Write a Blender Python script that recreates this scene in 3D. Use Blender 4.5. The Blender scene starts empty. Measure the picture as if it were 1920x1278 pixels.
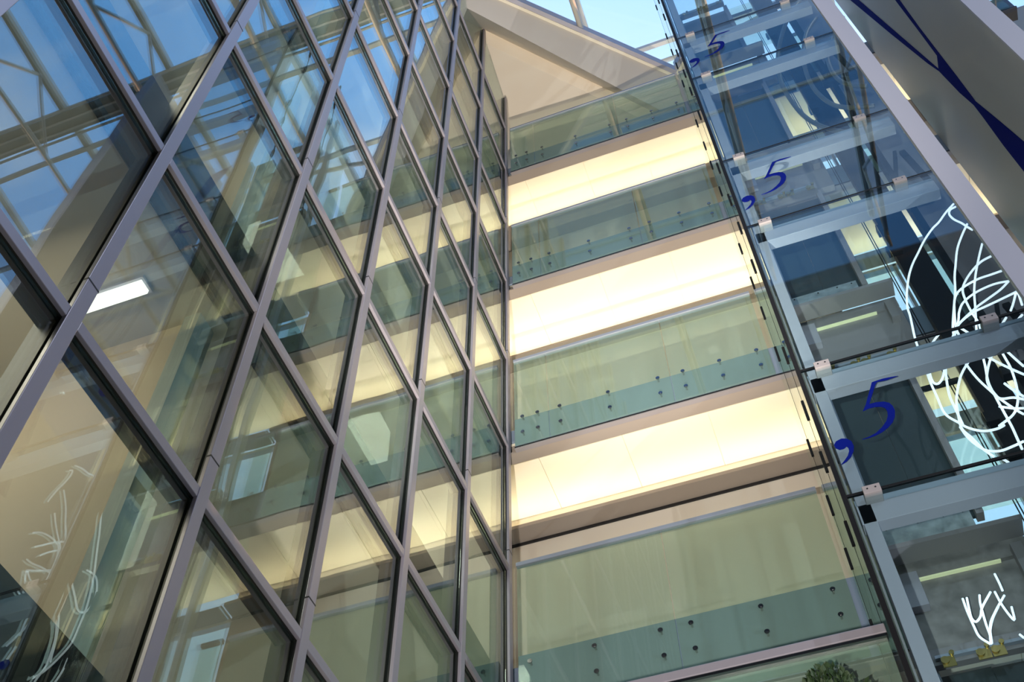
import bpy, bmesh, math, random
from mathutils import Vector, Matrix
C = bpy.context.scene.collection
SC = bpy.context.scene
PI = math.pi
random.seed(4)
# ---------------------------------------------------------------- camera
cd = bpy.data.cameras.new('camera'); cam = bpy.data.objects.new('camera', cd); C.objects.link(cam)
R = [[0.9410634628848797, 0.33814096138919647, -0.007762026404812375], [0.27963953811500314, -0.7649315626589651, 0.5802425640806972], [-0.19026635946994555, 0.5482156461456604, 0.8144067274864262]]
cam.matrix_world = Matrix(((R[0][0], R[1][0], -R[2][0], 0), (R[0][1], R[1][1], -R[2][1], 0), (R[0][2], R[1][2], -R[2][2], 0), (0, 0, 0, 1)))
cd.sensor_width = 36.0; cd.lens = 2045.57 * 36 / 1920; cd.clip_end = 500; cd.clip_start = .05
SC.camera = cam
# ---------------------------------------------------------------- view
SC.view_settings.view_transform = 'Standard'; SC.view_settings.look = 'None'
SC.view_settings.gamma = 1; SC.view_settings.exposure = 0.0; SC.view_settings.use_curve_mapping = False
cy = SC.cycles
cy.use_denoising = True; cy.max_bounces = 10; cy.transparent_max_bounces = 40; cy.glossy_bounces = 6; cy.diffuse_bounces = 4
cy.sample_clamp_indirect = 6; cy.caustics_reflective = False; cy.caustics_refractive = False
# ---------------------------------------------------------------- sky
W = bpy.data.worlds.new('sky'); SC.world = W; W.use_nodes = True
nt = W.node_tree; nt.nodes.clear()
out = nt.nodes.new('ShaderNodeOutputWorld'); bg = nt.nodes.new('ShaderNodeBackground')
tc = nt.nodes.new('ShaderNodeTexCoord'); sep = nt.nodes.new('ShaderNodeSeparateXYZ')
nt.links.new(tc.outputs['Generated'], sep.inputs[0])
cr = nt.nodes.new('ShaderNodeValToRGB')                 # paler over the galleries, deeper blue away to the side
cr.color_ramp.elements[0].position = 0.08; cr.color_ramp.elements[0].color = (.42, .58, .78, 1)
cr.color_ramp.elements[1].position = 0.34; cr.color_ramp.elements[1].color = (.15, .40, .88, 1)
dt = nt.nodes.new('ShaderNodeVectorMath'); dt.operation = 'DOT_PRODUCT'; dt.inputs[1].default_value = (.45, -1, 0)
ad = nt.nodes.new('ShaderNodeMath'); ad.operation = 'ADD'; ad.inputs[1].default_value = .5
e = cr.color_ramp.elements.new(.62); e.color = (.15, .40, .88, 1)
e = cr.color_ramp.elements.new(.88); e.color = (.05, .14, .34, 1)
nt.links.new(tc.outputs['Generated'], dt.inputs[0]); nt.links.new(dt.outputs['Value'], ad.inputs[0]); nt.links.new(ad.outputs[0], cr.inputs[0])
mp = nt.nodes.new('ShaderNodeMapping'); mp.inputs['Scale'].default_value = (1.2, 5, 5)
nz = nt.nodes.new('ShaderNodeTexNoise'); nz.inputs['Scale'].default_value = 1.6; nz.inputs['Detail'].default_value = 5
nt.links.new(tc.outputs['Generated'], mp.inputs[0]); nt.links.new(mp.outputs[0], nz.inputs[0])
cr2 = nt.nodes.new('ShaderNodeValToRGB'); cr2.color_ramp.elements[0].position = .52; cr2.color_ramp.elements[1].position = .8
cr2.color_ramp.elements[0].color = (0, 0, 0, 1); cr2.color_ramp.elements[1].color = (.6, .6, .6, 1)
nt.links.new(nz.outputs[0], cr2.inputs[0])
mx = nt.nodes.new('ShaderNodeMix'); mx.data_type = 'RGBA'; mx.inputs[7].default_value = (.9, .93, .98, 1)
nt.links.new(cr2.outputs[0], mx.inputs[0]); nt.links.new(cr.outputs[0], mx.inputs[6])
nt.links.new(mx.outputs[2], bg.inputs[0]); bg.inputs[1].default_value = 1.85
nt.links.new(bg.outputs[0], out.inputs[0])
# ---------------------------------------------------------------- sun (low and warm, it only reaches the roof steel)
def light(name, kind, loc, energy, color, **kw):
    l = bpy.data.lights.new(name, kind); l.energy = energy; l.color = color
    for k, v in kw.items(): setattr(l, k, v)
    o = bpy.data.objects.new(name, l); C.objects.link(o); o.location = loc; return o
sun = light('sun', 'SUN', (0, 0, 40), 3.0, (1, .5, .22), angle=.01)
sun.rotation_euler = Vector((-.62, -.75, -.05)).to_track_quat('-Z', 'Y').to_euler()
WARM = (1, .85, .57)
FLOORS = [3.62, 7.65, 11.66, 15.70, 19.76]          # finished floor heights above the eye
for F in (11.66, 15.70, 19.76):               # cove lamps lying in the troughs at the back of each gallery
    for x0, x1 in ((-4.9, 1.6), (1.8, 6.3)):
        o = light('cove_lamp', 'AREA', ((x0 + x1) / 2, 10.60 if F < 19 else 10.36, F - .61 - .11), 29 if x0 < 0 else 17, WARM, shape='RECTANGLE', size=x1 - x0, size_y=.10)
        o.rotation_euler = Vector((0, -.62, .78)).to_track_quat('-Z', 'Y').to_euler()
for z in (5.2, 9.3, 13.2, 17.3):                     # ceiling lamps of the rooms behind the curtain wall
    for y, e in ((1.2, 95), (5.0, 80), (7.9, 90)):
        o = light('room_lamp', 'AREA', (-5.6, y, z + 1.2), e, (1, .84, .66) if y < 3 else (1, .95, .82), shape='RECTANGLE', size=2.6, size_y=.8)
o = light('room_lamp', 'AREA', (-5.0, 2.3, 6.2), 15, (1, .76, .52), shape='RECTANGLE', size=2.2, size_y=.2)   # unseen warm fill added to brighten the nearest room's partition
o.rotation_euler = Vector((0, .9, -.42)).to_track_quat('-Z', 'Y').to_euler()
# unseen spots added as fill for the hall, some flash-like beside the camera
for x, y, z, e, c, tx, sz in ((4.2, -3.0, 9, 700, (.90, .93, 1), (0, 8, 12), 1.5), (0, -3.2, 8, 500, (.90, .93, 1), (0, 8, 13), 1.5),
                              (9.5, 2, .5, 2600, (.88, .90, 1), (-3.2, 4, 12), 1.4), (8.5, 1, 20, 1500, (.88, .92, 1), (-3.2, 4, 14), 1.5),
                              (-1, 3.2, 1, 7500, (1, .86, .72), (-1.4, 10, 23), .62), (-.4, -1.2, -1, 3900, (1, .90, .80), (-1.2, 10, 9.3), .62), (-.4, -1.2, -1, 6500, (1, .92, .78), (-1.3, 9.6, 17.5), .62)):
    o = light('fill_spot', 'SPOT', (x, y, z), e, c, spot_size=sz, spot_blend=.6, shadow_soft_size=.03)
    o.rotation_euler = (Vector(tx) - Vector((x, y, z))).to_track_quat('-Z', 'Y').to_euler()

# ---------------------------------------------------------------- materials
MATS = {}
def mat(name, col, rough=.6, metal=0, emit=None, strength=1, spec=.5, noise=None, bump=None):
    m = bpy.data.materials.new(name); m.use_nodes = True; n = m.node_tree; b = n.nodes['Principled BSDF']
    b.inputs['Base Color'].default_value = (*col, 1); b.inputs['Roughness'].default_value = rough; b.inputs['Metallic'].default_value = metal
    b.inputs['Specular IOR Level'].default_value = spec
    if emit: b.inputs['Emission Color'].default_value = (*emit, 1); b.inputs['Emission Strength'].default_value = strength
    if noise:
        sc, amt, det = noise
        t = n.nodes.new('ShaderNodeTexCoord'); z = n.nodes.new('ShaderNodeTexNoise'); z.inputs['Scale'].default_value = sc; z.inputs['Detail'].default_value = det
        r = n.nodes.new('ShaderNodeValToRGB'); r.color_ramp.elements[0].position = .3; r.color_ramp.elements[1].position = .72
        r.color_ramp.elements[0].color = (*[c * (1 - amt) for c in col], 1); r.color_ramp.elements[1].color = (*[min(1, c * (1 + amt * .6)) for c in col], 1)
        n.links.new(t.outputs['Object'], z.inputs[0]); n.links.new(z.outputs[0], r.inputs[0]); n.links.new(r.outputs[0], b.inputs['Base Color'])
        if bump:
            bp = n.nodes.new('ShaderNodeBump'); bp.inputs['Strength'].default_value = bump; bp.inputs['Distance'].default_value = .01
            n.links.new(z.outputs[0], bp.inputs['Height']); n.links.new(bp.outputs[0], b.inputs['Normal'])
    MATS[name] = m; return m
def glass(name, tint, ior=1.5, rough=0.0, haze=0, hazecol=(.8, .9, .85), wave=0):
    m = bpy.data.materials.new(name); m.use_nodes = True; n = m.node_tree; n.nodes.clear()
    o = n.nodes.new('ShaderNodeOutputMaterial'); tr = n.nodes.new('ShaderNodeBsdfTransparent'); gl = n.nodes.new('ShaderNodeBsdfGlossy')
    tr.inputs[0].default_value = (*tint, 1); gl.inputs['Roughness'].default_value = rough; gl.inputs[0].default_value = (.95, 1, .97, 1)
    g = n.nodes.new('ShaderNodeNewGeometry'); mm = n.nodes.new('ShaderNodeMix'); mm.data_type = 'FLOAT'
    mm.inputs[2].default_value = ior; mm.inputs[3].default_value = 1 / ior
    n.links.new(g.outputs['Backfacing'], mm.inputs[0])
    fr = n.nodes.new('ShaderNodeFresnel'); n.links.new(mm.outputs[0], fr.inputs[0])
    mix = n.nodes.new('ShaderNodeMixShader'); n.links.new(fr.outputs[0], mix.inputs[0])
    base = tr
    if haze:
        df = n.nodes.new('ShaderNodeBsdfDiffuse'); df.inputs[0].default_value = (*hazecol, 1)
        m2 = n.nodes.new('ShaderNodeMixShader'); m2.inputs[0].default_value = haze
        n.links.new(tr.outputs[0], m2.inputs[1]); n.links.new(df.outputs[0], m2.inputs[2]); base = m2
    n.links.new(base.outputs[0], mix.inputs[1]); n.links.new(gl.outputs[0], mix.inputs[2])
    if wave:
        t = n.nodes.new('ShaderNodeTexCoord'); z = n.nodes.new('ShaderNodeTexNoise'); z.inputs['Scale'].default_value = 1.1; z.inputs['Detail'].default_value = 0
        bp = n.nodes.new('ShaderNodeBump'); bp.inputs['Strength'].default_value = 1; bp.inputs['Distance'].default_value = wave
        n.links.new(t.outputs['Object'], z.inputs[0]); n.links.new(z.outputs[0], bp.inputs['Height']); n.links.new(bp.outputs[0], gl.inputs['Normal'])
    n.links.new(mix.outputs[0], o.inputs[0]); MATS[name] = m; return m
ALU = mat('satin_lilac_aluminium', (.34, .32, .37), .38, .35)
FRAME = mat('lilac_frame_paint', (.40, .38, .44), .45)
ALUD = mat('dark_gasket', (.012, .012, .014), .5)
ALUG = mat('blue_grey_aluminium', (.34, .38, .46), .4, .2)
INM = mat('inner_mullion_grey', (.10, .095, .10), .5, .2)
FASC = mat('grey_slab_edge', (.20, .26, .36), .6)
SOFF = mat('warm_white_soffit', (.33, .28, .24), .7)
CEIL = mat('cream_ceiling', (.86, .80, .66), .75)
WALL = mat('cream_wall', (.76, .70, .60), .8)
SAIL = mat('cream_roof_soffit', (.80, .72, .60), .8)
WHITE = mat('lilac_white_paint', (.46, .455, .53), .45)
BOXL = mat('pale_grey_paint', (.43, .425, .43), .55)
ROOFW = mat('cream_roof_steel', (.78, .74, .64), .45)
GUT = mat('grey_green_gutter', (.34, .38, .35), .4, .2)
BLUE = mat('deep_blue_vinyl', (.002, .008, .16), .8, spec=.05)
SLOT = mat('yellow_slot_light', (.8, .8, .5), .5, emit=(.9, .9, .5), strength=.35)
BLK = mat('black_steel', (.006, .006, .007), .6, spec=.2)
SLATE = mat('slate_lift_door', (.045, .062, .068), .45, .1)
ZINC = mat('galvanised_plate', (.50, .55, .55), .38, .55, noise=(9, .35, 6))
GREY = mat('grey_brown_steel', (.30, .275, .285), .55, .1)
CONC = mat('stained_concrete', (.30, .275, .27), .8, noise=(6, .35, 6))
CHROME = mat('polished_bolt', (.35, .35, .36), .2, 1)
BRASS = mat('passivated_brass', (.42, .33, .12), .35, .8)
NEON = mat('glowing_white_tube', (.9, .92, .95), .4, emit=(.86, .92, 1), strength=1.15)
FLUO = mat('lit_diffuser', (.9, .88, .82), .5, emit=(1, .93, .84), strength=2.2)
TUBE = mat('brown_grey_tube', (.16, .145, .12), .45, .4)
NAVY = mat('dark_navy_spandrel', (.012, .012, .018), .3, spec=.15)
DARKW = mat('dark_grey_cladding', (.030, .032, .036), .7)
ROOM = mat('room_beige', (.66, .58, .48), .85)
ROOMC = mat('room_ceiling', (.60, .58, .54), .85)
ROOMF = mat('room_floor', (.14, .12, .10), .7)
STONE = mat('hall_floor_stone', (.30, .28, .26), .6, noise=(2, .15, 4))
LEAF = mat('dark_green_leaf', (.012, .034, .007), .6)
POT = mat('planter_grey', (.12, .12, .12), .6)
BLIND = mat('pale_blue_pier', (.45, .55, .58), .7)
GLF = glass('curtain_wall_glass', (.84, .91, .88), 2.1, wave=.0025)
GLB = glass('green_balustrade_glass', (.875, .94, .88), 1.45, haze=.09, hazecol=(.58, .80, .68))
GLS = glass('shaft_glass', (.86, .95, .97), 1.72)
GLY = glass('straw_tinted_glass', (.95, .96, .86), 1.5)
GLC = glass('clear_side_glass', (.93, .98, .965), 1.45)
GLR = glass('roof_glass', (.98, .985, .99), 1.3)

# ---------------------------------------------------------------- helpers
class MB:
    def __init__(s): s.v = []; s.f = []
    def box(s, x0, x1, y0, y1, z0, z1):
        n = len(s.v); s.v += [(x, y, z) for z in (z0, z1) for y in (y0, y1) for x in (x0, x1)]
        s.f += [tuple(n + i for i in q) for q in ((0, 2, 3, 1), (4, 5, 7, 6), (0, 1, 5, 4), (2, 6, 7, 3), (0, 4, 6, 2), (1, 3, 7, 5))]; return s
    def hexa(s, lo, hi):
        """solid between two rings of equal length (lower ring, upper ring)"""
        n = len(s.v); k = len(lo); s.v += [tuple(p) for p in lo] + [tuple(p) for p in hi]
        s.f.append(tuple(n + i for i in reversed(range(k)))); s.f.append(tuple(n + k + i for i in range(k)))
        for i in range(k): j = (i + 1) % k; s.f.append((n + i, n + j, n + k + j, n + k + i))
        return s
    def bar(s, a, b, w, h=None, up=(0, 0, 1)):
        h = h or w; a = Vector(a); b = Vector(b); d = (b - a).normalized(); u = Vector(up)
        if abs(d.dot(u)) > .98: u = Vector((0, 1, 0))
        x = d.cross(u).normalized(); y = x.cross(d).normalized()
        r = [x * w / 2 * i + y * h / 2 * j for i, j in ((-1, -1), (1, -1), (1, 1), (-1, 1))]
        return s.hexa([a + q for q in r], [b + q for q in r])
    def tube(s, pts, r, n=10):
        pts = [Vector(p) for p in pts]; m = len(pts); base = len(s.v); prev = None
        for i, p in enumerate(pts):
            d = (pts[min(i + 1, m - 1)] - pts[max(i - 1, 0)]).normalized()
            if prev is None: u = Vector((0, 0, 1)) if abs(d.z) < .9 else Vector((1, 0, 0)); x = d.cross(u).normalized()
            else: x = (prev - d * prev.dot(d)).normalized()
            prev = x; y = d.cross(x)
            for k in range(n): a = 2 * PI * k / n; s.v.append(tuple(p + x * r * math.cos(a) + y * r * math.sin(a)))
        for i in range(m - 1):
            for k in range(n):
                a = base + i * n + k; b = base + i * n + (k + 1) % n; s.f.append((a, b, b + n, a + n))
        s.f.append(tuple(base + k for k in reversed(range(n)))); s.f.append(tuple(base + (m - 1) * n + k for k in range(n))); return s
    def disc(s, c, r, h, axis=1, n=18):
        """short cylinder along axis"""
        a = [0, 0, 0]; a[axis] = h; c = Vector(c); return s.tube([c, c + Vector(a)], r, n)
    def prism(s, poly, axis, t):
        """extrude a planar polygon (list of 3D points) by t along an axis, triangulated"""
        from mathutils.geometry import tessellate_polygon
        poly = [Vector(p) for p in poly]; k = len(poly); n = len(s.v); e = Vector([t if i == axis else 0 for i in range(3)])
        s.v += [tuple(p) for p in poly] + [tuple(p + e) for p in poly]
        for tri in tessellate_polygon([poly]):
            s.f.append(tuple(n + i for i in tri)); s.f.append(tuple(n + k + i for i in reversed(tri)))
        for i in range(k): j = (i + 1) % k; s.f.append((n + i, n + j, n + k + j, n + k + i))
        return s
    def build(s, name, m, parent=None, smooth=False, bevel=0):
        me = bpy.data.meshes.new(name); me.from_pydata(s.v, [], s.f)
        bm = bmesh.new(); bm.from_mesh(me); bmesh.ops.recalc_face_normals(bm, faces=bm.faces); bm.to_mesh(me); bm.free()
        me.materials.append(m); o = bpy.data.objects.new(name, me); C.objects.link(o)
        if parent: o.parent = parent
        if smooth:
            for p in me.polygons: p.use_smooth = len(p.vertices) == 4
        if bevel:
            b = o.modifiers.new('bevel', 'BEVEL'); b.width = bevel; b.segments = 2; b.limit_method = 'ANGLE'
        return o
def box(*a): return MB().box(*a)
def crv(pts, k=5):
    """Catmull-Rom smoothing of a polyline"""
    P = [Vector(p) for p in pts]
    if len(P) < 3: return P
    Q = [P[0] * 2 - P[1]] + P + [P[-1] * 2 - P[-2]]; o = []
    for i in range(1, len(Q) - 2):
        a, b, c, d = Q[i - 1:i + 3]
        for j in range(k):
            t = j / k; o.append(.5 * ((2 * b) + (c - a) * t + (2 * a - 5 * b + 4 * c - d) * t * t + (3 * b - a - 3 * c + d) * t ** 3))
    return o + [P[-1]]
def tag(o, label, cat, group=None):
    o['label'] = label; o['category'] = cat
    if group: o['group'] = group
    return o
def thing(name, label, cat, group=None, loc=(0, 0, 0)):
    o = bpy.data.objects.new(name, None); C.objects.link(o); o.empty_display_size = .2; o.location = loc; return tag(o, label, cat, group)
def struct(name, label=None, cat=None):
    o = bpy.data.objects.new(name, None); C.objects.link(o); o['kind'] = 'structure'
    if label: tag(o, label, cat)
    return o
def st(o, label, cat): o['kind'] = 'structure'; return tag(o, label, cat)
def copy_tree(o, parent=None):
    c = o.copy(); C.objects.link(c); c.parent = parent
    if parent: c.matrix_parent_inverse = o.matrix_parent_inverse.copy()
    for ch in [x for x in bpy.data.objects if x.parent == o]: copy_tree(ch, c)
    return c
BK = {"tubes":[[[3.062,7.98,11.982],[2.933,8.018,11.9],[2.805,8.047,11.781],[2.704,8.06,11.707],[2.545,8.053,11.507],[2.397,8.028,11.258],[2.269,7.991,11.028],[2.161,7.952,10.79],[2.075,7.919,10.557],[1.999,7.902,10.329],[1.946,7.903,10.122],[1.931,7.924,9.981],[1.877,7.958,9.659],[1.861,7.997,9.471],[1.849,8.033,9.265],[1.826,8.055,9.024],[1.816,8.059,8.764],[1.805,8.044,8.477],[1.873,8.013,8.275],[1.916,7.974,8.139],[1.982,7.936,8.023],[2.046,7.91,7.961],[2.14,7.9,7.944],[2.217,7.91,7.976]],[[1.908,8.185,8.386],[1.927,8.198,8.241],[1.965,8.191,8.097],[2.022,8.166,7.963],[2.12,8.129,7.878],[2.232,8.09,7.856],[2.341,8.058,7.855]],[[3.032,7.913,11.805],[2.948,7.888,11.736],[2.895,7.852,11.594],[2.891,7.812,11.409],[2.93,7.78,11.235],[2.95,7.762,11.108],[2.981,7.764,11.02]],[[3.057,7.994,11.494],[2.912,7.955,11.238],[2.77,7.922,10.959],[2.647,7.904,10.643],[2.569,7.906,10.44],[2.491,7.926,10.196],[2.387,7.96,9.94],[2.279,8.0,9.654],[2.245,8.035,9.452],[2.237,8.058,9.323],[2.237,8.062,9.108],[2.258,8.047,8.85],[2.301,8.016,8.588],[2.329,7.977,8.415],[2.432,7.939,8.34],[2.502,7.912,8.25]],[[3.093,8.056,11.107],[2.99,8.039,10.895],[2.885,8.04,10.679],[2.802,8.06,10.505],[2.724,8.094,10.317],[2.665,8.134,10.131],[2.596,8.169,9.914],[2.54,8.192,9.732],[2.49,8.196,9.479],[2.433,8.181,9.182],[2.362,8.15,8.87],[2.339,8.111,8.598],[2.322,8.073,8.349],[2.309,8.046,8.078],[2.294,8.037,7.902],[2.285,8.047,7.75]],[[2.981,7.763,10.428],[2.866,7.783,10.41],[2.742,7.817,10.342],[2.626,7.856,10.241],[2.56,7.892,10.145],[2.535,7.914,9.993],[2.522,7.918,9.761],[2.514,7.903,9.49],[2.408,7.872,9.05]],[[3.061,7.963,10.378],[2.945,8.003,10.417],[2.836,8.038,10.453],[2.711,8.06,10.441],[2.591,8.065,10.381],[2.508,8.049,10.273],[2.434,8.018,10.087],[2.321,7.979,9.689],[2.291,7.942,9.503],[2.287,7.915,9.29],[2.322,7.905,9.15],[2.44,7.915,9.076],[2.577,7.942,9.092],[2.719,7.98,9.121],[2.818,8.019,9.109]],[[3.139,8.168,10.426],[3.006,8.19,10.474],[2.849,8.194,10.451],[2.705,8.179,10.375],[2.564,8.148,10.24],[2.467,8.109,10.055],[2.416,8.072,9.906],[2.361,8.045,9.776],[2.189,8.035,9.479],[2.064,8.045,9.245],[1.972,8.072,9.056],[1.906,8.11,9.009],[1.871,8.149,9.088],[1.889,8.18,9.273],[1.937,8.195,9.477],[2.012,8.19,9.666],[2.081,8.167,9.754],[2.166,8.132,9.81]],[[3.042,7.917,10.106],[2.902,7.902,9.978],[2.714,7.871,9.838],[2.559,7.832,9.707],[2.321,7.794,9.488],[2.222,7.768,9.32],[2.041,7.758,9.014],[1.976,7.768,8.873],[1.927,7.795,8.72],[1.88,7.833,8.496],[1.877,7.872,8.318],[1.876,7.902,8.122]],[[3.082,8.021,10.02],[2.872,7.982,9.914],[2.702,7.945,9.826],[2.538,7.918,9.752],[2.394,7.908,9.657],[2.302,7.918,9.582]],[[2.931,8.07,9.79],[2.991,8.043,9.869],[3.087,8.034,10.036],[3.094,8.044,9.993],[3.069,8.071,9.833]],[[2.741,7.757,9.324],[2.624,7.767,9.202],[2.518,7.794,9.162],[2.385,7.831,9.102],[2.338,7.87,9.081],[2.23,7.901,8.985],[2.11,7.916,8.846],[2.018,7.912,8.675],[1.93,7.889,8.456],[1.871,7.853,8.217],[1.829,7.814,7.978],[1.861,7.78,7.795],[1.895,7.76,7.608],[1.95,7.759,7.468]],[[2.346,7.948,9.584],[2.422,7.985,9.464],[2.506,8.024,9.345],[2.631,8.055,9.293],[2.765,8.07,9.265],[2.88,8.066,9.283]],[[2.603,8.146,9.844],[2.636,8.177,9.598],[2.655,8.192,9.444],[2.651,8.187,9.231],[2.632,8.164,8.978],[2.571,8.129,8.663],[2.492,8.089,8.421],[2.383,8.055,8.234],[2.204,8.035,8.109]],[[2.336,7.915,9.38],[2.355,7.91,9.141],[2.455,7.888,8.863],[2.526,7.852,8.666],[2.597,7.813,8.483]],[[3.0,8.045,9.643],[2.851,8.01,9.484],[2.704,7.97,9.323],[2.602,7.936,9.183],[2.467,7.917,9.002],[2.35,7.915,8.796],[2.292,7.933,8.638],[2.306,7.966,8.469],[2.356,8.005,8.381],[2.433,8.042,8.252],[2.474,8.066,8.208]],[[2.314,8.088,8.425],[2.413,8.054,8.315],[2.495,8.034,8.258]],[[2.375,7.758,8.372],[2.421,7.756,8.225],[2.471,7.774,8.142]],[[2.592,7.936,9.156],[2.638,7.969,9.02],[2.682,8.008,8.911],[2.718,8.045,8.849]],[[2.095,8.121,7.783],[2.164,8.158,7.688],[2.23,8.182,7.589]]],"lows":[[[1.205,7.9,6.134],[1.197,7.9,6.004],[1.197,7.9,5.838],[1.204,7.9,5.737],[1.257,7.9,5.651]],[[1.243,7.93,6.157],[1.224,7.93,6.048],[1.211,7.93,5.949],[1.232,7.93,5.906],[1.282,7.93,5.947],[1.324,7.93,6.028],[1.439,7.93,6.16]],[[1.352,7.96,6.178],[1.328,7.96,6.089],[1.302,7.96,5.891],[1.293,7.96,5.766],[1.273,7.96,5.692]],[[1.455,7.99,6.047],[1.376,7.99,5.948],[1.315,7.99,5.837],[1.275,7.99,5.714]],[[1.55,8.02,6.401],[1.551,8.02,6.301],[1.548,8.02,6.214]],[[1.492,8.05,6.246],[1.5,8.05,6.089],[1.534,8.05,5.929],[1.562,8.05,6.061]],[[1.529,8.08,5.808],[1.548,8.08,5.766]],[[1.563,8.11,6.235],[1.441,8.11,6.099],[1.352,8.11,5.974],[1.306,8.11,5.804]]],"arcs":[[[2.41,6.6,16.455],[2.097,6.6,15.891],[1.852,6.6,15.233],[1.686,6.6,14.623],[1.59,6.6,13.935],[1.583,6.6,13.401],[1.634,6.6,12.799],[1.759,6.6,12.385],[1.946,6.6,12.092],[2.199,6.6,11.928]],[[2.5,6.72,15.898],[2.278,6.72,15.508],[2.1,6.72,14.956],[1.982,6.72,14.325],[1.95,6.72,13.667],[2.031,6.72,13.135],[2.191,6.72,12.869],[2.478,6.72,12.697]],[[2.574,6.84,15.321],[2.395,6.84,14.852],[2.318,6.84,14.385],[2.326,6.84,13.934],[2.443,6.84,13.652],[2.589,6.84,13.501]]],"five":[[1.187,6.13,7.038],[1.091,6.13,7.027],[1.017,6.13,7.034],[0.995,6.13,7.008],[0.888,6.13,6.8],[0.941,6.13,6.8],[1.0,6.13,6.784],[1.034,6.13,6.754],[1.049,6.13,6.709],[1.05,6.13,6.653],[1.029,6.13,6.584],[0.998,6.13,6.532],[0.95,6.13,6.487],[0.892,6.13,6.452],[0.833,6.13,6.434],[0.783,6.13,6.428],[0.732,6.13,6.43],[0.786,6.13,6.439],[0.847,6.13,6.46],[0.907,6.13,6.505],[0.957,6.13,6.56],[0.983,6.13,6.614],[0.994,6.13,6.665],[0.989,6.13,6.706],[0.965,6.13,6.735],[0.921,6.13,6.752],[0.872,6.13,6.753],[0.822,6.13,6.74],[0.86,6.13,6.801],[0.977,6.13,7.046],[1.063,6.13,7.055],[1.132,6.13,7.048]],"comma":[[0.519,6.13,6.449],[0.541,6.13,6.482],[0.587,6.13,6.498],[0.625,6.13,6.483],[0.653,6.13,6.443],[0.656,6.13,6.384],[0.639,6.13,6.329],[0.607,6.13,6.279],[0.562,6.13,6.24],[0.517,6.13,6.222],[0.554,6.13,6.259],[0.587,6.13,6.297],[0.608,6.13,6.341],[0.612,6.13,6.38],[0.603,6.13,6.4],[0.579,6.13,6.383],[0.544,6.13,6.384],[0.52,6.13,6.412]],"gr":[[[3.88,9.07,24.436],[3.88,8.654,23.111],[3.88,8.233,19.618],[3.88,7.673,14.971],[3.88,7.702,14.958],[3.88,7.808,15.522],[3.88,8.096,17.475],[3.88,8.494,20.367]],[[3.88,7.673,14.971],[3.88,7.455,14.958],[3.88,7.382,14.723],[3.88,7.428,14.116],[3.88,7.494,13.419],[3.88,7.393,12.698],[3.88,7.273,11.76],[3.88,7.238,11.336],[3.88,7.776,11.435],[3.88,7.729,11.854],[3.88,7.693,12.474],[3.88,7.614,13.193],[3.88,7.59,13.514],[3.88,7.659,14.086],[3.88,7.702,14.958]],[[3.88,7.169,17.799],[3.88,7.058,17.456],[3.88,7.192,16.627],[3.88,7.299,15.727],[3.88,7.382,14.723],[3.88,7.455,14.958],[3.88,7.371,15.843],[3.88,7.286,16.896]]]}

# ================================================================ the setting
FX = -3.2                                    # outer face of the curtain wall's cover caps
V = [0.900 + 1.3614 * k for k in range(-2, 7)]
H = [2.62, 4.73, 6.67, 8.87, 11.07, 13.02, 15.17, 17.10, 19.24, 21.12]
END = V[-1]; TOP = 23.2
def ztop(y):                                 # the roof soffit meets the curtain wall along this line
    return TOP if y < 7.68 else (23.46 if y < 7.7 else 23.46 - (y - 7.68) * .53)
st(box(-16, 14, -6, 15, -1.75, -1.6).build('floor', STONE), 'pale stone floor of the atrium hall', 'floor')
SPLICE = (5.05, 9.15, 13.2, 17.3)
cw = struct('wall_left', 'glass curtain wall with lilac-grey mullions mirroring the galleries and roof', 'curtain wall')
for i, y in enumerate(V):
    zt = ztop(y)
    m = MB().box(FX - .032, FX, y - .05, y + .05, -1.6, zt)
    b = m.build('mullion', ALU, cw, bevel=.004)
    MB().box(FX - .055, FX - .032, y - .034, y + .034, -1.6, zt).build('gasket', ALUD, b)
    for z in SPLICE: MB().box(FX - .030, FX + .0015, y - .0515, y + .0515, z - .006, z + .006).build('splice', ALUD, b)
    MB().box(FX - .24, FX - .085, y - .03, y + .03, -1.6, zt).build('inner_post', INM, b)
for j, z in enumerate(H):
    for i in range(len(V) - 1):
        m = MB().box(FX - .034, FX - .004, V[i] + .05, V[i + 1] - .05, z - .04, z + .04)
        b = m.build('transom', ALU, cw, bevel=.004)
        MB().box(FX - .055, FX - .034, V[i] + .034, V[i + 1] - .034, z - .027, z + .027).build('gasket', ALUD, b)
        MB().box(FX - .20, FX - .085, V[i] + .03, V[i + 1] - .03, z - .028, z + .028).build('inner_rail', INM, b)
HH = [-1.6] + H + [TOP]
for i in range(len(V) - 1):
    for j in range(len(HH) - 1):
        z0, z1 = HH[j], HH[j + 1]; y0, y1 = V[i], V[i + 1]
        if j == len(HH) - 2:
            za, zb = ztop(y0), ztop(y1)
            x0, x1 = FX - .085, FX - .055
            MB().hexa([(x0, y0, z0), (x1, y0, z0), (x1, y1, z0), (x0, y1, z0)], [(x0, y0, za), (x1, y0, za), (x1, y1, zb), (x0, y1, zb)]).build('glass_pane', GLF, cw)
            continue
        MB().box(FX - .085, FX - .055, y0 + .003, y1 - .003, z0 + .003, z1 - .003).build('glass_pane', GLF, cw)
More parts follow.
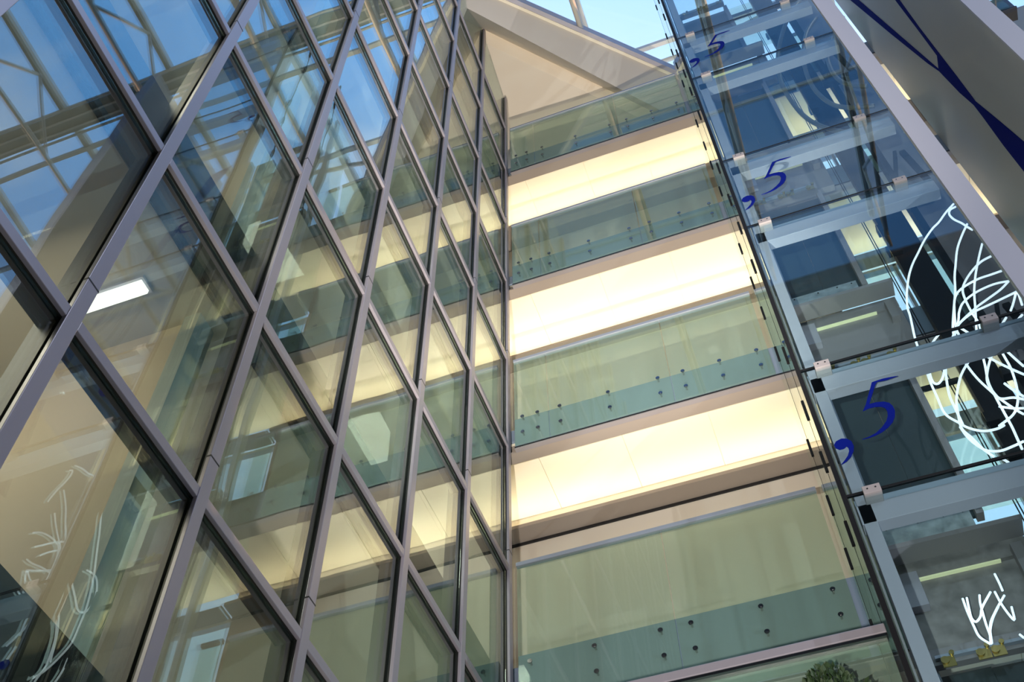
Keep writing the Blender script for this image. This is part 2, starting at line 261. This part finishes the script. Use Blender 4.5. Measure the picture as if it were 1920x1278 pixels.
# rooms behind the curtain wall
bands = [(2.62, 3.50), (6.67, 7.64), (11.07, 11.68), (15.17, 15.75), (19.24, 19.82)]
for n, (z0, z1) in enumerate(bands):
    s = struct('ceiling_room_%d' % (n + 1), 'floor slab behind the curtain wall, storey %s from the bottom' % ['one', 'two', 'three', 'four', 'five'][n], 'floor slab')
    MB().box(-10, FX - .30, V[0], END, z0, z1).build('slab', ROOMC, s)
    MB().box(FX - .28, FX - .245, V[0], END, z0 - .02, z1).build('edge_panel', NAVY, s)
    MB().box(-10, FX - .30, V[0], END, z1, z1 + .02).build('floor_finish', ROOMF, s)
st(box(-10.2, -10, V[0], END, -1.6, 23).build('wall_room_back', ROOM), 'beige back wall of the rooms behind the glass', 'wall')
st(box(-10, FX - .26, V[0] - .2, V[0], -1.6, 23).build('wall_room_near', ROOM), 'beige side wall of the rooms nearest the viewer', 'wall')
st(box(-10, FX - .26, END, END + .2, -1.6, 23).build('wall_room_far', ROOM), 'beige side wall of the rooms at the gallery end', 'wall')
for n, (z0, z1) in enumerate([(3.52, 6.67), (7.66, 11.07), (11.70, 15.17), (15.77, 19.24)]):
    s = st(box(-10, FX - .55, 3.51, 3.64, z0, z1).build('wall_partition_%d' % (n + 1), ROOM), 'beige partition wall behind the curtain wall, level %s' % ['one', 'two', 'three', 'four'][n], 'wall')
    box(FX - .55, FX - .42, 3.46, 3.66, z0, z1).build('pier', BLIND, s)
# end wall side return and gallery back walls
st(box(-5.2, -5.0, END + .2, 14, -1.6, 22.6).build('wall_gallery_side', WALL), 'cream side wall at the left end of the galleries', 'wall')
st(box(-5, 1.70, 10.68, 10.95, -1.6, 22.4).build('wall_gallery_back', WALL), 'pinkish cream back wall of the galleries', 'wall')
st(box(3.85, 12, 10.68, 10.95, -1.6, 22.4).build('wall_gallery_back_right', WALL), 'cream gallery back wall beyond the white tower', 'wall')
for k, F in enumerate(FLOORS):
    wn = struct('window_%d' % (k + 1), 'window at the back of the lift lobby on storey %s with sky behind' % ['one', 'two', 'three', 'four', 'five'][k], 'window')
    b = MB()
    for x in (1.72, 2.78, 3.83): b.box(x - .025, x + .025, 10.74, 10.84, F, F + 3.3)
    for z in (F + .03, F + 3.27): b.box(1.72, 3.83, 10.74, 10.84, z - .03, z + .03)
    b.build('window_frame', ALUG, wn); box(1.745, 3.805, 10.78, 10.80, F + .06, F + 3.24).build('pane', GLC, wn)
st(box(-14, 14, -4.4, -4.0, -1.6, 23.3).build('wall_rear', DARKW), 'dark grey clad wall behind the viewer', 'wall')
st(box(12, 12.3, -4, 14, -1.6, 23.3).build('wall_right', WALL), 'cream far right wall of the atrium', 'wall')

# ---------------------------------------------------------------- galleries
ORD = {7.65: 'lowest full', 11.66: 'second', 15.70: 'third', 19.76: 'topmost'}
GX = (-5.0, 6.4)
for F in FLOORS[1:]:
    g = thing('gallery', 'cream-lit gallery deck with grey slab edge, the %s one of the end wall' % ORD[F], 'gallery', 'galleries of the end wall')
    fb = F - .61 if F > 8 else F - 1.02
    box(-3.14, GX[1], 9.125, 9.30, fb, F).build('slab_edge', FASC, g)
    MB().box(-3.14, GX[1], 9.094, 9.125, fb - .012, fb + .012).build('edge_gasket', ALUD, g)
    MB().box(-3.14, GX[1], 9.094, 9.165, fb - .034, fb - .016).build('edge_trim', GREY, g)
    cz = fb
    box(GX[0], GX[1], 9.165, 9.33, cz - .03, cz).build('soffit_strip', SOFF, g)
    b = MB(); x = GX[0]; w = 1.20                      # ceiling panels with open joints
    js = [-2.98 + w * i for i in range(-1, 8)]; js = [GX[0]] + js
    b.box(GX[0], GX[1], 9.33, 10.67, cz + .34, cz + .37)
    for a, c in zip(js[:-1], js[1:]): b.box(a + .004, c - .004, 9.33, 10.67, cz + .32, cz + .34)
    b.build('ceiling_panels', CEIL, g)
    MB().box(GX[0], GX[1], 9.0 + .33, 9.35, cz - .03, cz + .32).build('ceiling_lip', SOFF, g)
    ty = 10.15 if F > 19 else 10.37
    if F < 12: box(GX[0], 1.69, 10.655, 10.679, cz - .21, cz - .17).build('shadow_gap', ALUD, g)
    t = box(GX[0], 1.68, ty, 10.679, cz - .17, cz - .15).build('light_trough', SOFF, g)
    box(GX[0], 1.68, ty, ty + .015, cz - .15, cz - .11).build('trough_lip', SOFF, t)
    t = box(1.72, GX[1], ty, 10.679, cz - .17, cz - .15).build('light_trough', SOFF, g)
    box(GX[0], GX[1], 9.30, 10.67, cz + .38, F).build('deck', FASC, g)
def balustrade(F, joints, bolts, label, x_end):
    b = thing('glass_balustrade', label, 'balustrade', 'green glass balustrades of the end wall')
    low = F - .60 if F > 8 else F - 1.0
    for a, c in zip(joints[:-1], joints[1:]):
        p = box(a + .006, c - .006, 9.063, 9.087, low, F + 1.24).build('glass_panel', GLB, b)
        for x in bolts:
            if a < x < c:
                for dz in (-.05, -.375) if F > 8 else (-.15, -.475):
                    q = MB().disc((x, 9.062, F + dz), .027, -.012); q.disc((x, 9.05, F + dz), .014, -.004)
                    q.disc((x, 9.088, F + dz), .012, .036); q.build('bolt', CHROME, p, smooth=False)
    MB().box(joints[0], joints[-1], 9.045, 9.105, F + 1.235, F + 1.29).build('handrail', ALUG, b, bevel=.004)
    return b
for F in FLOORS[1:]:
    if F < 8: j = [-3.13, -1.38, .41]; bl = [-2.99, -2.27, -1.55, -1.223, -.487, .25]
    else: j = [-3.13, -2.63, -.915, .41]; bl = [-3.01, -2.79, -2.47, -1.78, -1.085, -.74, -.24, .26]
    balustrade(F, j, bl, 'long green glass balustrade with paired bolts on the %s gallery' % ORD[F], .41)
    balustrade(F, [.50, .80], [.64], 'short green glass balustrade just behind the shaft corner on the %s gallery' % ORD[F], .8)
    balustrade(F, [2.75, 3.84], [2.9, 3.3, 3.6], 'green glass balustrade between white column and tower on the %s gallery' % ORD[F], 3.84)
    if F > 12: balustrade(F, [4.2, 6.3], [4.4, 5.2, 6.1], 'green glass balustrade right of the white tower on the %s gallery' % ORD[F], 6.3)
# nearer, lower gallery with its own rail
g = thing('gallery', 'nearer and lower gallery deck carrying the shrub, under the grey handrail', 'gallery', 'galleries of the end wall')
box(-3.1, .43, 6.46, 10.67, 3.30, 3.62).build('deck', FASC, g)
g = thing('glass_balustrade', 'nearest green glass balustrade with thick lilac handrail at the bottom of the view', 'balustrade')
box(-3.05, .42, 6.40, 6.424, 3.3, 4.83).build('glass_panel', GLB, g)
MB().box(-3.05, .43, 6.37, 6.45, 4.825, 4.90).build('handrail', ALU, g, bevel=.006)
box(-3.05, .43, 6.375, 6.445, 4.80, 4.822).build('rail_channel', CHROME, g)
# tall indoor tree in front of that rail, only its crown top enters the view
pl = thing('potted_tree', 'dark green leafy treetop below the nearest lilac handrail', 'plant', loc=(-.05, 6.05, -1.6))
q = MB(); q.tube([(0, 0, 0), (0, 0, .6)], .28, 20); q.build('planter', POT, pl)
q = MB(); q.tube([(0, 0, .55), (.03, 0, 3), (0, .02, 5.5)], .045, 8); q.build('trunk', TUBE, pl)
q = MB(); rnd = random.Random(3)
for i in range(4200):
    u = rnd.random() * 2 * PI; h = rnd.random() * 2 - 1; r = rnd.random() ** .35; s = (1 - h * h) ** .5
    c = Vector((math.cos(u) * s * r * .38, math.sin(u) * s * r * .25, 5.53 + h * r * .42 + .05 * math.sin(u * 3)))
    d = Vector((math.cos(u) * s, math.sin(u) * s, h + .5)).normalized(); d = (d + Vector([rnd.uniform(-.6, .6) for _ in range(3)])).normalized()
    w = d.cross(Vector([rnd.uniform(-1, 1) for _ in range(3)])).normalized(); L = rnd.uniform(.035, .06); wd = L * .36; nn = d.cross(w) * .004
    k = len(q.v); q.v += [tuple(c), tuple(c + d * L * .5 + w * wd + nn), tuple(c + d * L), tuple(c + d * L * .5 - w * wd + nn)]; q.f += [(k, k + 1, k + 2), (k, k + 2, k + 3)]
q.build('foliage', LEAF, pl)

# ---------------------------------------------------------------- folded roof soffit over the galleries
C0, C1 = Vector((-7.2, 2.79, 23.3)), Vector((1.9, 11.37, 22.98))
F0, F1 = Vector((-7.2, 4.28, 25.08)), Vector((1.9, 12.1, 21.4))
D = Vector((0, .26, -.24)); G0, G1 = F0 + D, F1 + D
B0, B1 = Vector((-7.2, 14, 22.9)), Vector((1.9, 14, 21.2))
up = Vector((0, 0, .3))
rs = struct('ceiling_sail', 'cream folded roof soffit above the topmost gallery', 'roof soffit')
MB().hexa([C0, C1, F1, F0], [C0 + up, C1 + up, F1 + up, F0 + up]).build('front_plane', SAIL, rs)
MB().hexa([F0, F1, G1, G0], [F0 + Vector((0, .25, .1)), F1 + Vector((0, .25, .1)), G1 + Vector((0, .25, .1)), G0 + Vector((0, .25, .1))]).build('fold', SAIL, rs)
MB().hexa([G0, G1, B1, B0], [G0 + up, G1 + up, B1 + up, B0 + up]).build('rear_plane', SAIL, rs)
d = (C1 - C0).normalized(); nrm = Vector((d.y, -d.x, 0))
MB().hexa([C0 - nrm * .02, C1 - nrm * .02, C1 + nrm * .14, C0 + nrm * .14], [p + Vector((0, 0, .28)) for p in (C0 - nrm * .02, C1 - nrm * .02, C1 + nrm * .14, C0 + nrm * .14)]).build('metal_capping', WHITE, rs)
dn = Vector((0, 0, .03))
MB().hexa([C0 - nrm * .02 - dn, C1 - nrm * .02 - dn, C1 + nrm * .05 - dn, C0 + nrm * .05 - dn], [C0 - nrm * .02, C1 - nrm * .02, C1 + nrm * .05, C0 + nrm * .05]).build('edge_bead', CEIL, rs)

# ---------------------------------------------------------------- glazed roof
RZ = 25.0
rf = struct('ceiling_skylight', 'glazed roof on cream steel beams with blue sky above', 'skylight')
b = MB(); b.box(-10, 14, 6.60, 7.15, RZ, RZ + .35); b.build('gutter_beam', GUT, rf)
for y0 in (6.52, 6.78, 7.02, 7.2): MB().box(-10, 14, y0, y0 + .045, RZ - .06, RZ + .02).build('gutter_rib', ROOFW, rf)
for x in (-7.1, -4.15, -1.2, 1.45, 4.35, 7.3, 10.2):
    MB().box(x - .07, x + .07, -4, 6.6, RZ + .02, RZ + .26).build('rafter', ROOFW, rf)
    MB().box(x - .025, x + .025, -4, 6.6, RZ - .04, RZ + .02).build('rafter_flange', GUT, rf)
    MB().tube([(x, -3.9, 23.6), (x, 0, 23.25), (x, 9.1, 23.2)], .06, 14).build('bottom_chord', ROOFW, rf, smooth=True)
    y = 6.95
    while y > -3.5:
        for a, z0, c, z1 in ((y, 23.25, y - 1.35, RZ), (y - 1.35, RZ, y - 2.7, 23.25)):
            MB().tube([(x, a, z0), (x, c, z1)], .04, 12).build('brace_tube', ROOFW, rf, smooth=True)
        y -= 2.7
    MB().box(x - .07, x + .07, 7.15, 14, RZ + .06, RZ + .26).build('rafter', ROOFW, rf)
for y, w in ((7.68, .05), (9.95, .05), (12.6, .06), (3.4, .02), (.2, .02)): MB().box(-10, 14, y - w, y + w, RZ + .02, RZ + .16).build('purlin', ROOFW, rf)
MB().tube(crv([(-3.4, 10.42, RZ), (.5, 10.36, RZ - .02), (1.4, 10.34, RZ + .05), (4, 9.7, RZ - .4)]), .06).build('brace_tube', ROOFW, rf, smooth=True)
MB().box(-10, 14, -4.2, 14, RZ + .36, RZ + .38).build('roof_glass', GLR, rf)

# ================================================================ lift shaft
SX, SY = .467, 6.15                          # front left corner
SEAM = [1.87, 3.41, 5.90, 7.44, 9.93, 11.46, 13.94, 15.46, 17.97, 19.49, 22.0, 23.05]
sh = thing('lift_shaft', 'glazed lift shaft with lilac steel frame and black glass joints', 'lift shaft')
for z0, z1 in zip(SEAM[:-1], SEAM[1:]):
    box(SX + .006, 2.37, SY, SY + .022, z0 + .012, z1 - .012).build('front_pane', GLS, sh)
    for y0, y1 in ((SY + .03, 6.80), (6.81, 8.06), (8.07, 9.0)):
        box(SX - .022, SX, y0, y1, z0 + .006, z1 - .006).build('side_pane', GLC, sh)
for z in SEAM:
    bm_ = box(SX + .05, 2.37, SY + .10, SY + .22, z - .22, z - .03).build('front_beam', FRAME, sh, bevel=.004)
    box(SX + .05, 2.37, SY + .115, SY + .205, z - .03, z + .04).build('beam_rib', ALUG, bm_)
    box(SX + .0, 2.37, SY + .002, SY + .02, z - .012, z + .012).build('glass_joint', BLK, sh)
    for x in (.66, 2.05):
        c = box(x - .065, x + .065, SY - .02, SY + .10, z - .045, z + .035).build('glass_clamp', GREY, sh, bevel=.003)
        MB().disc((x - .03, SY - .02, z), .007, -.004).disc((x + .03, SY - .02, z), .007, -.004).build('clamp_bolt', CHROME, c)
    for y in (6.805, 8.065):
        box(SX - .035, SX + .012, y - .014, y + .014, z + .10, z + .36).build('side_clip', BLK, sh)
        box(SX - .035, SX + .012, y - .014 , y + .014, z + .95, z + 1.20).build('side_clip', BLK, sh)
for y in (6.805, 8.065): box(SX - .024, SX + .002, y - .004, y + .004, -1.6, 23.05).build('side_joint', BLK, sh)
box(SX - .03, SX + .006, SY - .004, SY + .03, -1.6, 23.05).build('corner_joint', BLK, sh)
box(SX + .06, SX + .16, SY + .10, SY + .24, -1.6, 23.05).build('corner_post', FRAME, sh, bevel=.004)
box(SX + .02, SX + .035, SY + .05, SY + .30, -1.6, 23.05).build('corner_fin', GREY, sh)
box(SX + .05, SX + .13, 8.38, 8.50, -1.6, 23.05).build('rear_post', ALUG, sh)
# white column that closes the shaft on the right
st(box(2.385, 2.60, SY - .01, SY + .05, -1.6, 24.2).build('trim_column', WHITE), 'slim lilac-white vertical blade along the right edge of the lift shaft', 'column')
# guide rails and counterweight frame inside the shaft
gr_ = thing('guide_rail_frame', 'black vertical guide rail frame with brackets inside the glass lift shaft', 'lift machinery')
box(2.34, 2.71, 8.75, 8.88, -1.6, 23).build('guide_rail', BLK, gr_)
box(2.78, 2.87, 8.61, 8.77, -1.6, 23).build('guide_rail', BLK, gr_)
box(2.89, 3.40, 8.84, 8.88, -1.6, 23).build('backing_plate', GREY, gr_)
for k in range(1, 6):
    z = 1.25 + 4.03 * k
    b = MB().box(2.64, 3.21, 8.50, 8.61, z, z + .14).bar((2.71, 8.55, z + .1), (3.0, 8.55, z + 1.2), .11, .05).bar((3.19, 8.55, z + .1), (3.10, 8.55, z + 1.2), .08, .05)
    b.build('bracket', BLK, gr_)
    MB().box(2.27, 2.41, 8.63, 8.74, z - .5, z - .34).box(2.25, 2.43, 8.65, 8.72, z - 1.05, z - .87).build('guide_shoe', BLK, gr_)
for x in (2.17, 2.20): MB().tube([(x, 8.80, -1.6), (x, 8.80, 23)], .007, 6).build('hoist_rope', BLK, gr_)
# landing doors, one set per storey
NAMES = ['lowest', 'second', 'third', 'fourth', 'fifth', 'topmost']
def landing(F, idx):
    g = thing('landing_door', 'slate lift landing door over a galvanised sill plate, %s in the shaft' % NAMES[idx], 'lift door', 'lift landing doors')
    z = F - .15
    box(.86, 1.28, 8.48, 8.52, z, z + 2.38).build('door_leaf', SLATE, g)
    box(1.286, 1.72, 8.50, 8.54, z, z + 2.38).build('door_leaf', SLATE, g)
    box(.80, .86, 8.42, 8.54, z, z + 2.40).build('door_jamb', ALUG, g)
    j = box(1.72, 1.79, 8.42, 8.54, z - .05, z + 2.45).build('door_jamb', GREY, g)
    box(.80, 1.66, 8.36, 8.44, z - .33, z).build('sill_plate', ZINC, g)
    b = MB()
    for x in (.88, 1.18, 1.42, 1.60):
        for dz in (-.04, -.27): b.disc((x, 8.36, z + dz), .009, -.006, n=8)
    b.build('plate_bolts', BLK, g)
    h = box(.82, 1.75, 8.34, 8.42, z + 2.40, z + 2.56).build('door_track', GREY, g)
    MB().box(.86, 1.70, 8.30, 8.34, z + 2.44, z + 2.47).build('track_rail', ALUG, h)
    for x in (.93, 1.22, 1.34, 1.63):
        MB().disc((x, 8.30, z + 2.40), .035, -.02, n=14).disc((x + .07, 8.30, z + 2.46), .022, -.02, n=12).box(x - .03, x + .08, 8.30, 8.31, z + 2.34, z + 2.44).build('hanger_roller', BRASS, h)
    # steel apron below the sill with a slot window
    a = MB().box(.76, 2.02, 8.50, 8.60, z - 1.42, z - .60).box(.76, 2.02, 8.50, 8.60, z - .56, z - .36)
    a.build('apron', GREY if idx > 1 else CONC, g)
    box(.92, 1.74, 8.46, 8.50, z - .612, z - .595).build('slot_lamp', SLOT, g)
    box(.82, 1.0, 8.40, 8.50, z - .95, z - .56).build('mounting_plate', FRAME, g)
    box(.80, 2.02, 8.20, 8.44, z - .42, z - .37).build('ledge', GREY, g)
    box(1.86, 1.96, 8.40, 8.5, z - .86, z - .5).build('sensor_box', GREY, g)
    box(1.80, 2.24, 8.47, 8.49, z + .02, z + 2.3).build('screen_glass', GLY, g)
    MB().box(1.79, 2.2, 8.46, 8.50, z + 1.86, z + 1.92).box(1.79, 1.80, 8.46, 8.50, z, z + 1.9).build('screen_frame', BLK, g)
    return g
for i, F in enumerate([3.62, 7.65, 11.68, 15.71, 19.74]): landing(F, i)

# big blue decals on the shaft front
five = BK['five']; comma = BK['comma']
for i, dz in enumerate((0, 4.03, 8.06, 12.09)):
    g = thing('level_numeral', 'blue comma and 5 on the lift shaft glass, %s one' % ['lowest', 'second from the bottom', 'third from the bottom', 'topmost'][i], 'numeral', 'blue level numerals on the lift shaft')
    MB().prism([(x, SY - .008, z + dz) for x, y, z in five], 1, .005).build('figure_five', BLUE, g)
    MB().prism([(x, SY - .008, z + dz) for x, y, z in comma], 1, .005).build('comma', BLUE, g)

# glowing tubes and dark hoops
g = thing('light_sculpture', 'large tangle of glowing white tubes inside the right of the lift shaft', 'light sculpture')
for p in BK['tubes']: MB().tube(crv(p), .0125, 10).build('light_tube', NEON, g, smooth=True)
g = thing('light_sculpture', 'small lower cluster of glowing white tubes near the bottom right', 'light sculpture')
for p in BK['lows']: MB().tube(crv(p), .010, 10).build('light_tube', NEON, g, smooth=True)
for p, w in zip(BK['arcs'], ('leftmost and longest', 'middle', 'rightmost and shortest')):
    tag(MB().tube(crv(p), .03, 12).build('cable_loop', TUBE, smooth=True), 'brown-grey hanging cable loop behind the upper shaft glass, %s of the three' % w, 'cable', 'cable loops in the upper shaft')

# ================================================================ white tower with the blue drawing
tw = thing('white_tower', 'tall white wall tower with a branching blue drawing on its side', 'tower')
box(3.88, 4.12, SY, 9.04, -1.6, 23.4).build('shell', BOXL, tw)
box(3.875, 4.13, SY - .03, SY, -1.6, 23.4).build('front_edge', WHITE, tw)
for p in BK['gr']: MB().prism([(3.872, y, z) for x, y, z in p], 0, .006).build('blue_drawing', BLUE, tw)

# ---------------------------------------------------------------- room lamps
def room_lamp(x, y, z, label):
    g = thing('ceiling_lamp', label, 'lamp', 'ceiling lamps of the rooms behind the glass')
    box(x, x + .72, y - .05, y + .05, z - .07, z - .03).build('diffuser', FLUO, g)
    box(x - .02, x + .74, y - .07, y + .07, z - .03, z).build('housing', WHITE, g)
room_lamp(-4.58, 3.10, 6.668, 'white fluorescent ceiling lamp behind the glass, the bright one at left')
